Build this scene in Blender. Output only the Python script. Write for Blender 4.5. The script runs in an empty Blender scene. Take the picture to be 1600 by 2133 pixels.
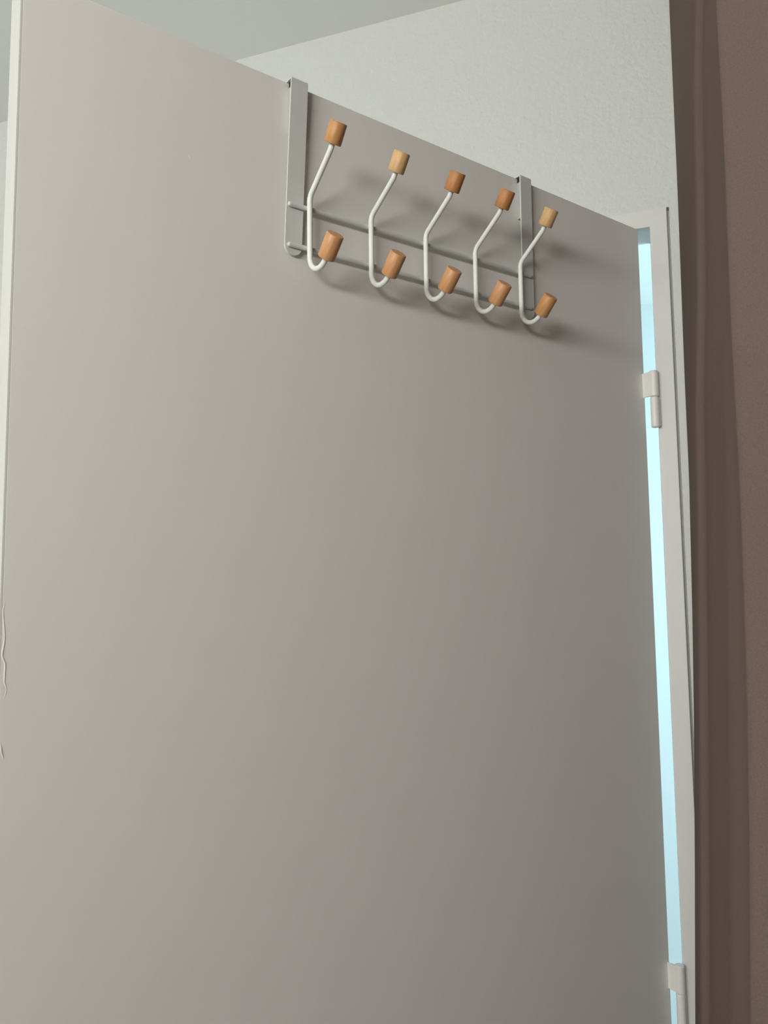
import bpy, bmesh, math, random
from mathutils import Vector, Matrix

scene = bpy.context.scene
col = scene.collection
random.seed(4)

# ------------------------------------------------------------------ camera
CAM = Vector((0.00768, -1.19418, 1.47128))
YAW, PITCH, ROLL, FPX = 0.33721, 0.09236, -0.01126, 1618.39
fwd = Vector((-math.sin(YAW) * math.cos(PITCH), math.cos(YAW) * math.cos(PITCH), math.sin(PITCH)))
r0 = Vector((math.cos(YAW), math.sin(YAW), 0))
u0 = r0.cross(fwd)
right = r0 * math.cos(ROLL) + u0 * math.sin(ROLL)
up = -r0 * math.sin(ROLL) + u0 * math.cos(ROLL)
cd = bpy.data.cameras.new('camera')
cd.sensor_fit = 'VERTICAL'
cd.sensor_height = 24.0
cd.lens = FPX / 2133.0 * 24.0
cd.clip_start = 0.02
cam = bpy.data.objects.new('camera', cd)
col.objects.link(cam)
M3 = Matrix((right, up, -fwd)).transposed().to_4x4()
M3.translation = CAM
cam.matrix_world = M3
scene.camera = cam

# ------------------------------------------------------------------ world, daylight, exposure
w = bpy.data.worlds.new('sky')
w.use_nodes = True
w.node_tree.nodes['Background'].inputs[0].default_value = (0.75, 0.88, 1.0, 1)
w.node_tree.nodes['Background'].inputs[1].default_value = 1.0
scene.world = w
vs = scene.view_settings
vs.view_transform = 'Standard'
vs.look = 'None'
vs.exposure = 0.0
vs.gamma = 1.0
vs.use_curve_mapping = False

ROOM_Y = -2.60            # wall behind the photographer, with the window
WX0, WX1, WZ0, WZ1 = -1.45, 0.10, 1.70, 2.00
HALL_X, HALL_Y = 1.25, 1.62
def area(name, loc, target, sx, sy, power, color):
    l = bpy.data.lights.new(name, 'AREA')
    l.shape = 'RECTANGLE'; l.size = sx; l.size_y = sy
    l.energy = power; l.color = color
    o = bpy.data.objects.new(name, l); col.objects.link(o)
    o.location = loc
    o.rotation_euler = (Vector(target) - Vector(loc)).to_track_quat('-Z', 'Y').to_euler()
    return o
# daylight outside the bedroom window and outside the window of the next room
area('window_daylight', ((WX0 + WX1) / 2, ROOM_Y - 0.10, (WZ0 + WZ1) / 2), ((WX0 + WX1) / 2, 0, (WZ0 + WZ1) / 2),
     WX1 - WX0, WZ1 - WZ0, 60.0, (1.0, 0.985, 0.95))
area('next_room_daylight', (HALL_X + 0.10, 0.85, 1.50), (0, 0.85, 1.50), 0.8, 0.9, 38.0, (0.54, 0.84, 1.0))

# ------------------------------------------------------------------ materials
def nt(name):
    m = bpy.data.materials.new(name); m.use_nodes = True
    return m, m.node_tree, m.node_tree.nodes['Principled BSDF']

def paint(name, color, rough=0.6, blotch=0.03, bscale=9.0, bump=0.0, bump_scale=150.0, dist=0.001):
    m, t, b = nt(name)
    N, L = t.nodes, t.links
    tc = N.new('ShaderNodeTexCoord')
    no = N.new('ShaderNodeTexNoise'); no.inputs['Scale'].default_value = bscale
    no.inputs['Detail'].default_value = 4
    L.new(tc.outputs['Object'], no.inputs['Vector'])
    mx = N.new('ShaderNodeMix'); mx.data_type = 'RGBA'
    mx.inputs[6].default_value = tuple(c * (1 - blotch) for c in color) + (1,)
    mx.inputs[7].default_value = tuple(min(1, c * (1 + blotch)) for c in color) + (1,)
    L.new(no.outputs['Fac'], mx.inputs[0])
    L.new(mx.outputs[2], b.inputs['Base Color'])
    b.inputs['Roughness'].default_value = rough
    if bump:
        n2 = N.new('ShaderNodeTexNoise'); n2.inputs['Scale'].default_value = bump_scale
        n2.inputs['Detail'].default_value = 3; n2.inputs['Roughness'].default_value = 0.55
        L.new(tc.outputs['Object'], n2.inputs['Vector'])
        bp = N.new('ShaderNodeBump'); bp.inputs['Strength'].default_value = bump
        bp.inputs['Distance'].default_value = dist
        L.new(n2.outputs['Fac'], bp.inputs['Height']); L.new(bp.outputs['Normal'], b.inputs['Normal'])
    return m

def wood(name, c1, c2):
    m, t, b = nt(name)
    N, L = t.nodes, t.links
    tc = N.new('ShaderNodeTexCoord')
    mp = N.new('ShaderNodeMapping'); mp.inputs['Scale'].default_value = (1, 1, 0.12)
    L.new(tc.outputs['Object'], mp.inputs['Vector'])
    no = N.new('ShaderNodeTexNoise'); no.inputs['Scale'].default_value = 420
    no.inputs['Detail'].default_value = 5
    L.new(mp.outputs['Vector'], no.inputs['Vector'])
    cr = N.new('ShaderNodeValToRGB')
    cr.color_ramp.elements[0].position = 0.3; cr.color_ramp.elements[0].color = c1 + (1,)
    cr.color_ramp.elements[1].position = 0.7; cr.color_ramp.elements[1].color = c2 + (1,)
    L.new(no.outputs['Fac'], cr.inputs['Fac']); L.new(cr.outputs['Color'], b.inputs['Base Color'])
    b.inputs['Roughness'].default_value = 0.5
    return m

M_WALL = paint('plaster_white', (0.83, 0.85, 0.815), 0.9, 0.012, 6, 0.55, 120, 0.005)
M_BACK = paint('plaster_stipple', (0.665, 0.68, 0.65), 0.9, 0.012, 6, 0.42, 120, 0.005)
M_CEIL = paint('ceiling_white', (0.86, 0.87, 0.84), 0.9, 0.012, 4)
M_DOOR = paint('door_paint', (0.755, 0.735, 0.70), 0.55, 0.02, 14, 0.08, 700, 0.0005)
M_FRAME = paint('frame_paint', (0.71, 0.71, 0.68), 0.5, 0.01, 10)
M_EDGE_DIM = paint('edge_dimmed_grey', (0.61, 0.605, 0.575), 0.6, 0.02, 30)  # darker than the leaf paint, to tone down the brightly lit edge
M_HINGE = paint('hinge_paint', (0.78, 0.77, 0.73), 0.45, 0.01, 40)
M_STRAP = paint('grey_lacquered_steel', (0.60, 0.61, 0.58), 0.42, 0.015, 60)
M_WIRE = paint('white_lacquered_wire', (0.80, 0.82, 0.78), 0.35, 0.01, 60)
M_PAD = paint('grey_foam', (0.40, 0.40, 0.38), 0.95, 0.03, 300)
M_GAP_SHADE = paint('gap_shade_black', (0.012, 0.012, 0.012), 0.8, 0.02, 300)  # stands in for the darkness of the gap above the pad
M_HALL_CEIL = paint('next_room_cream', (0.85, 0.84, 0.78), 0.85, 0.01, 5)
M_TILE = paint('pale_floor', (0.70, 0.68, 0.64), 0.5, 0.03, 5)
M_FLOOR = paint('grey_floor', (0.30, 0.25, 0.20), 0.6, 0.08, 5)
M_HALL = paint('next_room_white', (0.82, 0.83, 0.82), 0.85, 0.01, 5)
M_CURT = None
W_MED = wood('beech_orange', (0.50, 0.235, 0.085), (0.62, 0.315, 0.125))
W_LIGHT = wood('beech_pale', (0.60, 0.365, 0.16), (0.72, 0.47, 0.23))
W_DEEP = wood('beech_deep', (0.43, 0.185, 0.06), (0.54, 0.25, 0.085))
W_PINK = wood('beech_reddish', (0.55, 0.27, 0.115), (0.66, 0.35, 0.16))

def curtain_mat():
    m, t, b = nt('brown_curtain_cloth')
    N, L = t.nodes, t.links
    tc = N.new('ShaderNodeTexCoord')
    no = N.new('ShaderNodeTexNoise'); no.inputs['Scale'].default_value = 900; no.inputs['Detail'].default_value = 3
    L.new(tc.outputs['Object'], no.inputs['Vector'])
    mx = N.new('ShaderNodeMix'); mx.data_type = 'RGBA'
    mx.inputs[6].default_value = (0.115, 0.081, 0.067, 1)
    mx.inputs[7].default_value = (0.174, 0.128, 0.109, 1)
    L.new(no.outputs['Fac'], mx.inputs[0]); L.new(mx.outputs[2], b.inputs['Base Color'])
    b.inputs['Roughness'].default_value = 0.95
    b.inputs['Specular IOR Level'].default_value = 0.1
    bp = N.new('ShaderNodeBump'); bp.inputs['Strength'].default_value = 0.25; bp.inputs['Distance'].default_value = 0.0006
    L.new(no.outputs['Fac'], bp.inputs['Height']); L.new(bp.outputs['Normal'], b.inputs['Normal'])
    return m
M_CURT = curtain_mat()

def glass_mat():
    m, t, b = nt('window_glass')
    N, L = t.nodes, t.links
    tr = N.new('ShaderNodeBsdfTransparent'); gl = N.new('ShaderNodeBsdfGlossy'); gl.inputs['Roughness'].default_value = 0.02
    mx = N.new('ShaderNodeMixShader'); mx.inputs[0].default_value = 0.06
    L.new(tr.outputs[0], mx.inputs[1]); L.new(gl.outputs[0], mx.inputs[2])
    L.new(mx.outputs[0], N['Material Output'].inputs['Surface'])
    return m
M_GLASS = glass_mat()

# ------------------------------------------------------------------ helpers
def obj(name, bm, mat, parent=None, smooth=False, origin=None):
    if origin is not None:
        bmesh.ops.translate(bm, verts=bm.verts, vec=-Vector(origin))
    bmesh.ops.recalc_face_normals(bm, faces=bm.faces)
    me = bpy.data.meshes.new(name); bm.to_mesh(me); bm.free()
    if mat: me.materials.append(mat)
    if smooth:
        for p in me.polygons: p.use_smooth = True
    o = bpy.data.objects.new(name, me); col.objects.link(o)
    if origin is not None: o.location = origin
    if parent is not None:
        o.parent = parent
        o.matrix_parent_inverse = Matrix.Identity(4)
        po = world_loc(parent)
        o.location = Vector(o.location) - po
    return o
def world_loc(o):
    v = Vector((0, 0, 0))
    while o is not None:
        v += Vector(o.location); o = o.parent
    return v
def empty(name, loc):
    o = bpy.data.objects.new(name, None); col.objects.link(o); o.location = loc
    o.empty_display_size = 0.05
    return o
def tag(o, label, cat=None, group=None, kind=None):
    o['label'] = label
    if cat: o['category'] = cat
    if group: o['group'] = group
    if kind: o['kind'] = kind
    return o
def box(bm, x0, x1, y0, y1, z0, z1, X=None):
    vs_ = [bm.verts.new((x, y, z)) for x in (x0, x1) for y in (y0, y1) for z in (z0, z1)]
    if X is not None:
        for v in vs_: v.co = X(*v.co)
    for q in ((0, 1, 3, 2), (4, 6, 7, 5), (0, 4, 5, 1), (2, 3, 7, 6), (0, 2, 6, 4), (1, 5, 7, 3)):
        bm.faces.new([vs_[i] for i in q])
    return vs_
def bevel(bm, wd, seg=2):
    bmesh.ops.bevel(bm, geom=list(bm.edges), offset=wd, segments=seg, profile=0.6, affect='EDGES')
def struct(name, bm, mat, label, cat, origin=None):
    return tag(obj(name, bm, mat, origin=origin), label, cat, kind='structure')

def tube(bm, pts, rad, n=14, caps=True, dome=False):
    pts = [Vector(p) for p in pts]
    rad = rad if isinstance(rad, (list, tuple)) else [rad] * len(pts)
    T = []
    for i in range(len(pts)):
        a = pts[max(0, i - 1)]; b = pts[min(len(pts) - 1, i + 1)]
        T.append((b - a).normalized())
    ref = Vector((0, 0, 1)) if abs(T[0].z) < 0.9 else Vector((1, 0, 0))
    nrm = T[0].cross(ref).normalized()
    rings = []
    for i, p in enumerate(pts):
        nrm = (nrm - T[i] * nrm.dot(T[i])).normalized()
        bi = T[i].cross(nrm)
        rings.append([bm.verts.new(p + (nrm * math.cos(2 * math.pi * k / n) + bi * math.sin(2 * math.pi * k / n)) * rad[i]) for k in range(n)])
    for a, b in zip(rings, rings[1:]):
        for k in range(n):
            bm.faces.new((a[k], a[(k + 1) % n], b[(k + 1) % n], b[k]))
    if caps:
        bm.faces.new(rings[0][::-1]); bm.faces.new(rings[-1])
    return rings

def fillet(pts, radii, n=8):
    """2-D polyline with rounded corners"""
    out = [Vector(pts[0])]
    for i in range(1, len(pts) - 1):
        p, a, b = Vector(pts[i]), Vector(pts[i - 1]), Vector(pts[i + 1])
        da, db = (a - p).normalized(), (b - p).normalized()
        ang = da.angle(db)
        t = radii[i - 1] / math.tan(ang / 2)
        p1, p2 = p + da * t, p + db * t
        for k in range(n + 1):
            u = k / n
            out.append(p1 * (1 - u) ** 2 + p * 2 * u * (1 - u) + p2 * u * u)
    out.append(Vector(pts[-1]))
    return out

# ------------------------------------------------------------------ the room
ZC = 2.4422
WT = 0.06                      # wall thickness
JX0, JX1 = 0.0175, 0.0420      # hinge-side frame member
LX0, LX1 = -0.9020, -0.8780    # lock-side frame member
FZ0, FZ1 = 2.0005, 2.0275
X_L, X_R = -2.30, 1.20

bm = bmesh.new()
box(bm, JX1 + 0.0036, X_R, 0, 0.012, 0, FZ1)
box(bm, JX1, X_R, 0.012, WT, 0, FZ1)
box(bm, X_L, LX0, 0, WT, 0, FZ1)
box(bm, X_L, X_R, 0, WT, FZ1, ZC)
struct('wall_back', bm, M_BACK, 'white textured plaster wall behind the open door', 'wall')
bm = bmesh.new(); box(bm, X_L - 0.1, X_R + 0.1, ROOM_Y - 0.2, WT, ZC, ZC + 0.1)
struct('ceiling', bm, M_CEIL, 'plain white ceiling above the textured wall', 'ceiling')
bm = bmesh.new(); box(bm, X_L - 0.1, X_R + 0.1, ROOM_Y - 0.2, WT, -0.1, 0)
struct('floor', bm, M_FLOOR, 'grey brown floor of the room below the door', 'floor')
bm = bmesh.new(); box(bm, X_L - 0.1, X_L, ROOM_Y, WT, 0, ZC)
struct('wall_left', bm, M_WALL, 'white wall on the far left of the room', 'wall')
bm = bmesh.new(); box(bm, X_R, X_R + 0.1, ROOM_Y, WT, 0, ZC)
struct('wall_right', bm, M_WALL, 'white wall on the right beyond the brown curtain', 'wall')
bm = bmesh.new()
yb0, yb1 = ROOM_Y - 0.06, ROOM_Y
box(bm, X_L, WX0, yb0, yb1, 0, ZC); box(bm, WX1, X_R, yb0, yb1, 0, ZC)
box(bm, WX0, WX1, yb0, yb1, 0, WZ0); box(bm, WX0, WX1, yb0, yb1, WZ1, ZC)
struct('wall_front', bm, M_WALL, 'white wall with the window behind the viewpoint', 'wall')
# window behind the viewpoint
bm = bmesh.new()
t = 0.03
box(bm, WX0, WX0 + t, yb0, yb1 - 0.01, WZ0, WZ1); box(bm, WX1 - t, WX1, yb0, yb1 - 0.01, WZ0, WZ1)
box(bm, WX0 + t, WX1 - t, yb0, yb1 - 0.01, WZ0, WZ0 + t); box(bm, WX0 + t, WX1 - t, yb0, yb1 - 0.01, WZ1 - t, WZ1)
win = struct('window_1', bm, M_FRAME, 'white framed window behind the viewpoint', 'window')
bm = bmesh.new(); box(bm, WX0 + t, WX1 - t, yb0 + 0.02, yb0 + 0.024, WZ0 + t, WZ1 - t)
obj('pane', bm, M_GLASS, win)

# next room, seen through the gap at the hinges
bm = bmesh.new(); box(bm, -1.7, HALL_X, HALL_Y, HALL_Y + 0.1, 0, ZC)
struct('wall_far', bm, M_HALL, 'bright daylit wall of the next room seen through the hinge gap', 'wall')
bm = bmesh.new()
box(bm, HALL_X, HALL_X + 0.06, WT, 0.45, 0, ZC); box(bm, HALL_X, HALL_X + 0.06, 1.25, HALL_Y, 0, ZC)
box(bm, HALL_X, HALL_X + 0.06, 0.45, 1.25, 0, 1.05); box(bm, HALL_X, HALL_X + 0.06, 0.45, 1.25, 1.95, ZC)
struct('wall_next_room_right', bm, M_HALL, 'white window wall of the next room', 'wall')
bm = bmesh.new(); box(bm, -1.8, -1.7, WT, HALL_Y, 0, ZC)
struct('wall_next_room_left', bm, M_HALL, 'white side wall of the next room', 'wall')
bm = bmesh.new(); box(bm, X_R, HALL_X, WT - 0.06, WT, 0, ZC)
struct('wall_next_room_front', bm, M_HALL, 'white front wall of the next room', 'wall')
bm = bmesh.new(); box(bm, -1.8, HALL_X + 0.06, WT, HALL_Y + 0.1, ZC, ZC + 0.1)
struct('ceiling_next_room', bm, M_HALL_CEIL, 'white ceiling of the next room', 'ceiling')
bm = bmesh.new(); box(bm, -1.8, HALL_X + 0.06, WT, HALL_Y + 0.1, -0.1, 0)
struct('floor_next_room', bm, M_TILE, 'pale floor of the next room', 'floor')

# ------------------------------------------------------------------ door frame
FY = -0.0022
bm = bmesh.new()
outline = [(JX1, 0), (JX1, FZ1), (LX0, FZ1), (LX0, 0), (LX1, 0), (LX1, FZ0), (JX0, FZ0), (JX0, 0)]
fr = [bm.verts.new((x, FY, z)) for x, z in outline]
bk = [bm.verts.new((x, WT, z)) for x, z in outline]
for k in range(8):
    bm.faces.new((fr[k], fr[(k + 1) % 8], bk[(k + 1) % 8], bk[k]))
for side in (fr, bk):
    for q in ((0, 1, 6, 7), (1, 2, 5, 6), (2, 3, 4, 5)):
        bm.faces.new([side[i] for i in q])
bmesh.ops.recalc_face_normals(bm, faces=bm.faces)
bmesh.ops.bevel(bm, geom=[e for e in bm.edges if e.calc_face_angle(0) > 0.5], offset=0.0012, segments=2, profile=0.6, affect='EDGES')
struct('trim_1', bm, M_FRAME, 'white painted door frame around the open door', 'door frame')

# ------------------------------------------------------------------ door leaf: s runs from the hinges to the free edge, d out of the face
TH = 0.96703
D = Vector((-math.cos(TH), -math.sin(TH), 0))
N_ = Vector((math.sin(TH), -math.cos(TH), 0))
ZT = 2.0
def S(s, d, z):
    return D * s + N_ * d + Vector((0, 0, ZT + z))
DW, DT = 0.86, 0.040
door = empty('door_1', (0, 0, 0.0))
tag(door, 'pale grey painted flat door standing half open', 'door', kind='structure')
bm = bmesh.new(); box(bm, 0, DW - 0.002, -DT, 0, -1.992, 0, S); bevel(bm, 0.0006, 2)
leaf = obj('leaf', bm, M_DOOR, door)
bm = bmesh.new(); box(bm, DW - 0.0026, DW, -DT, 0, -1.992, 0, S); bevel(bm, 0.0006, 2)
obj('edge_dimming_strip', bm, M_EDGE_DIM, leaf)  # strip added to dim the lit free edge through its colour

# runs of old paint along the free edge and a scratch on the face
def ridge(pts, wd, h, name):
    bm = bmesh.new()
    n = len(pts); rows = []
    for i, (s, z) in enumerate(pts):
        k = math.sin(math.pi * (i + 0.5) / n) ** 0.5
        rows.append([bm.verts.new(S(s + q * wd * k, e * h * k - 0.0002, z)) for q, e in ((1, 0), (0.45, 0.85), (0, 1), (-0.45, 0.85), (-1, 0))])
    for a, b in zip(rows, rows[1:]):
        for k in range(4): bm.faces.new((a[k], a[k + 1], b[k + 1], b[k]))
    return obj(name, bm, M_DOOR, leaf, smooth=True)
def dense(pts, m=6):
    out = []
    for a, b in zip(pts, pts[1:]):
        for k in range(m):
            u = k / m; u = u * u * (3 - 2 * u)
            out.append((a[0] + (b[0] - a[0]) * u, a[1] + (b[1] - a[1]) * k / m))
    return out + [pts[-1]]
ridge(dense([(.8556, -.537), (.8572, -.5465), (.8555, -.5686), (.8568, -.5818), (.8545, -.5895), (.8546, -.6026), (.8530, -.6084), (.8548, -.6198)]), 0.0011, 0.0006, 'paint_run')
ridge(dense([(.8560, -.6500), (.8552, -.6560), (.8534, -.6630)]), 0.0011, 0.0006, 'paint_run')
ridge(dense([(.7095, -.1140), (.7070, -.1165), (.7048, -.1200)]), 0.0009, 0.0005, 'paint_blister')

# hinges
PX, PY, PR = 0.0135, -0.0095, 0.0062
def hinge(z0, z1, z2):
    """upper leaf-side knuckle z1..z0, lower frame-side knuckle z2..z1 (relative to the door top)"""
    bm = bmesh.new()
    def cyl(za, zb, r):
        tube(bm, [(PX, PY, ZT + za), (PX, PY, ZT + za - 0.0012), (PX, PY, ZT + zb + 0.0012), (PX, PY, ZT + zb)], [r - 0.0012, r, r, r - 0.0012], 20)
    cyl(z0, z1 + 0.0003, PR + 0.0004)
    # wing bent from the knuckle back to the edge of the leaf
    e = S(0.004, 0.0, 0); e2 = S(0.004, -0.003, 0)
    k1 = Vector((PX - 0.003, PY - PR + 0.0002, 0)); k2 = Vector((PX, PY, 0))
    for za, zb in ((z0 - 0.0015, z1 + 0.0015),):
        vsb = []
        for z in (za, zb):
            vsb.append([bm.verts.new((q.x, q.y, ZT + z)) for q in (k1, e + N_ * 0.0012, e2, k2)])
        a, b = vsb
        for k in range(4): bm.faces.new((a[k], a[(k + 1) % 4], b[(k + 1) % 4], b[k]))
        bm.faces.new(a[::-1]); bm.faces.new(b)
    h = obj('hinge', bm, M_HINGE, door, smooth=False, origin=(PX, PY, ZT + z1))
    bm = bmesh.new()
    cyl(z1, z2, PR)
    # plate into the frame
    box(bm, PX + 0.001, JX0 + 0.003, PY + 0.001, 0.004, ZT + z2 + 0.002, ZT + z1 - 0.002)
    obj('knuckle', bm, M_HINGE, h, origin=(PX, PY, ZT + z2))
    return h
hinge(-0.222, -0.261, -0.306)
hinge(-1.052, -1.089, -1.136)

# ------------------------------------------------------------------ over-door hook rack
rack = empty('hook_rack', S(0.42, 0.0, 0.0))
tag(rack, 'over-door coat rack with five white double hooks and wooden knobs', 'coat rack')

def strap(s_top, s_bot, d_top, d_bot):
    """flat steel strip: down the front with a round end, over the top of the leaf, down its back"""
    bm = bmesh.new()
    wd, tk, zl = 0.0200, 0.0019, -0.1895
    prof = []            # front outline (across u in 0..1 of width, z)
    nseg = 14
    outline = [(0.0, -0.001), (0.0, zl + wd / 2)]
    for k in range(1, nseg):
        a = math.pi * k / nseg
        outline.append(((1 - math.cos(a)) / 2 * wd, zl + wd / 2 - math.sin(a) * wd / 2))
    outline += [(wd, zl + wd / 2), (wd, -0.001)]
    def P(u, z, back):
        f = max(0.0, -z) / 0.19
        s = s_top + (s_bot - s_top) * f - u
        d = d_top + (d_bot - d_top) * f - (tk if back else 0)
        return S(s, d, z)
    fr = [bm.verts.new(P(u, z, 0)) for u, z in outline]
    bk = [bm.verts.new(P(u, z, 1)) for u, z in outline]
    bm.faces.new(fr); bm.faces.new(bk[::-1])
    n = len(fr)
    for k in range(n):
        bm.faces.new((fr[k], fr[(k + 1) % n], bk[(k + 1) % n], bk[k]))
    # rounded shoulder, top run and back leg as one swept strip
    zt = 0.0024
    path = fillet([(d_top - tk / 2, -0.001), (d_top - tk / 2, zt - tk / 2), (-DT - 0.0012, zt - tk / 2), (-DT - 0.0012, -0.032)], [0.0016, 0.0016], 5)
    rows = []
    for i, p in enumerate(path):
        a = path[max(0, i - 1)]; b = path[min(len(path) - 1, i + 1)]
        tt = (b - a).normalized(); nn = Vector((-tt.y, tt.x))
        if nn.dot(Vector((1, 1))) < 0 and i < len(path) // 2: nn = -nn
        nn = Vector((tt.y, -tt.x)) if True else nn
        rows.append([bm.verts.new(S(s_top - u, (p + nn * q).x, (p + nn * q).y)) for u, q in ((0, tk / 2), (wd, tk / 2), (wd, -tk / 2), (0, -tk / 2))])
    for a, b in zip(rows, rows[1:]):
        for k in range(4): bm.faces.new((a[k], a[(k + 1) % 4], b[(k + 1) % 4], b[k]))
    bm.faces.new(rows[0][::-1]); bm.faces.new(rows[-1])
    st = obj('strap', bm, M_STRAP, rack, origin=S(s_top - 0.01, d_top, 0))
    bm = bmesh.new()
    box(bm, s_top - wd + 0.002, s_top - 0.0012, 0.0003, d_top - tk - 0.0008, -0.056, -0.0070, S)
    obj('foam_pad', bm, M_PAD, st, origin=S(s_top - 0.01, 0.002, -0.03))
    bm = bmesh.new()
    box(bm, s_top - wd + 0.003, s_top - 0.0022, 0.0004, d_top - tk - 0.0002, -0.0070, 0.0002, S)
    obj('gap_shade_block', bm, M_GAP_SHADE, st, origin=S(s_top - 0.01, 0.002, -0.003))  # black block that paints in the shade of the gap behind the strap
    return st
strap(0.6005, 0.6060, 0.0100, 0.0050)
strap(0.2597, 0.2580, 0.0085, 0.0060)

# two round rails welded across the straps
for z, dz, d in ((-0.1375, 0.0048, 0.0088), (-0.1803, 0.0053, 0.0078)):
    bm = bmesh.new()
    R = 0.0026
    tube(bm, [S(s, d, z + dz * (0.604 - s) / 0.36) for s in (0.6040, 0.6036, 0.6028, 0.6015, 0.2470, 0.2457, 0.2449, 0.2445)],
         [R * .35, R * .7, R * .93, R, R, R * .93, R * .7, R * .35], 14)
    obj('rail', bm, M_STRAP, rack, smooth=True, origin=S(0.42, d, z))

# hooks
HD = 0.0136
kb2, ax2 = Vector((0.0450, -0.2033)), Vector((0.700, 0.714)).normalized()
ax1 = Vector((0.590, 0.807)).normalized()
RA = 0.0183
LK1, LK2 = 0.0208, 0.0255
lower = []
zc_ = -0.1905
for k in range(0, 15):
    a = math.pi + (math.radians(180) - math.atan2(ax2.x, ax2.y)) * k / 14
    lower.append(Vector((HD + RA + RA * math.cos(a), zc_ + RA * math.sin(a))))
lower.append(lower[-1] + ax2 * 0.006)
WR = 0.0029
# place along the rack, lift of the whole hook, end of the upper knob, wood of the upper and lower knob
HOOKS = [(0.5810, 0.0000, (0.0700, -0.0725), W_MED, W_PINK),
         (0.5030, 0.0003, (0.0715, -0.0785), W_LIGHT, W_PINK),
         (0.4255, 0.0008, (0.0720, -0.0765), W_DEEP, W_PINK),
         (0.3480, 0.0022, (0.0720, -0.0740), W_DEEP, W_PINK),
         (0.2700, 0.0040, (0.0685, -0.0730), W_LIGHT, W_MED)]
for s, dz, kt, mat_up, mat_low in HOOKS:
    kb1 = Vector(kt) - ax1 * LK1 - Vector((0, dz))
    upper = fillet([(HD, -0.180), (HD, -0.1265), tuple(kb1 - ax1 * 0.006), tuple(kb1 + ax1 * 0.006)], [0.012, 0.010], 8)
    path = lower[::-1] + upper[1:]
    bm = bmesh.new()
    tube(bm, [S(s, p.x, p.y + dz) for p in path], WR, 14)
    org = S(s, HD, -0.16 + dz)
    hk = obj('hook', bm, M_WIRE, rack, smooth=True, origin=org)
    for kb, ax, ln, mat in ((kb1, ax1, LK1, mat_up), (kb2, ax2, LK2, mat_low)):
        bm = bmesh.new()
        kr = 0.0090
        tube(bm, [(0, 0, 0), (0, 0, 0.0008), (0, 0, ln - 0.0008), (0, 0, ln)], [kr - 0.0007, kr, kr, kr - 0.0007], 32)
        kn = obj('knob', bm, mat, hk)
        for pl in kn.data.polygons:
            pl.use_smooth = abs(pl.normal.z) < 0.1
        axis = (N_ * ax.x + Vector((0, 0, ax.y))).normalized()
        kn.location = S(s, kb.x, kb.y + dz) - org
        kn.rotation_euler = axis.to_track_quat('Z', 'Y').to_euler()

# ------------------------------------------------------------------ curtain hanging along the right wall
TA = [(2.302, 0.0573), (2.015, 0.0565), (1.74, 0.0539), (1.607, 0.0536), (1.414, 0.0492), (1.287, 0.0453), (1.104, 0.0382), (0.905, 0.0298)]
TB = [(2.037, .0667), (1.939, .0606), (1.842, .0584), (1.748, .0554), (1.632, .0485), (1.564, .0467), (1.431, .042), (1.345, .0389), (1.218, .0339), (1.082, .0281)]
TC = [(1.887, .0648), (1.778, .0653), (1.656, .0635), (1.539, .0638), (1.442, .0623), (1.379, .0609), (1.287, .0575), (1.188, .0531)]
def tab(T, z):
    if z >= T[0][0]: return T[0][1] + min(0.03, (z - T[0][0]) * 0.03)
    if z <= T[-1][0]: return max(T[-1][1] - (T[-1][0] - z) * 0.015, 0.012)
    for (a, xa), (b, xb) in zip(T, T[1:]):
        if b <= z <= a:
            return xb + (xa - xb) * (z - b) / (a - b)
def fold_pts(z):
    return [(0.090, -0.030), (tab(TA, z), -0.07), (tab(TB, z), -0.42), (0.0065 + tab(TB, z), -0.438), (0.0125 + tab(TB, z), -0.560), (tab(TC, z), -0.62), (0.036 + tab(TC, z), -0.640),
            (0.150, -0.70), (0.105, -0.78), (0.165, -0.86), (0.110, -0.94), (0.165, -1.02), (0.115, -1.10), (0.165, -1.18), (0.12, -1.26), (0.165, -1.34), (0.12, -1.42), (0.165, -1.50), (0.12, -1.58), (0.165, -1.66), (0.12, -1.74), (0.15, -1.80)]  # the run past the viewpoint is unseen, lengthened to block window light
bm = bmesh.new()
rows = []
NZ = 60
for iz in range(NZ + 1):
    z = 0.012 + (ZC - 0.0125) * iz / NZ
    pts = fold_pts(z)
    row = []
    for j, ((xa, ya), (xb, yb)) in enumerate(zip(pts, pts[1:])):
        for k in range(10):
            u = k / 10
            # crisp turn just past the second and third fold, soft everywhere else
            e = math.sin(math.pi / 2 * u) if j in (2, 5) else 0.5 - 0.5 * math.cos(math.pi * u)
            row.append((xa + (xb - xa) * e, ya + (yb - ya) * u))
    row.append(pts[-1])
    rows.append([bm.verts.new((x, y, z)) for x, y in row])
for a, b in zip(rows, rows[1:]):
    for k in range(len(a) - 1):
        bm.faces.new((a[k], a[k + 1], b[k + 1], b[k]))
cu = obj('curtain', bm, M_CURT, smooth=True, origin=(0.12, -0.6, 0.0))
sm = cu.modifiers.new('thickness', 'SOLIDIFY'); sm.thickness = 0.0016; sm.offset = 0
tag(cu, 'brown heavy cloth curtain hanging in folds beside the door frame', 'curtain')
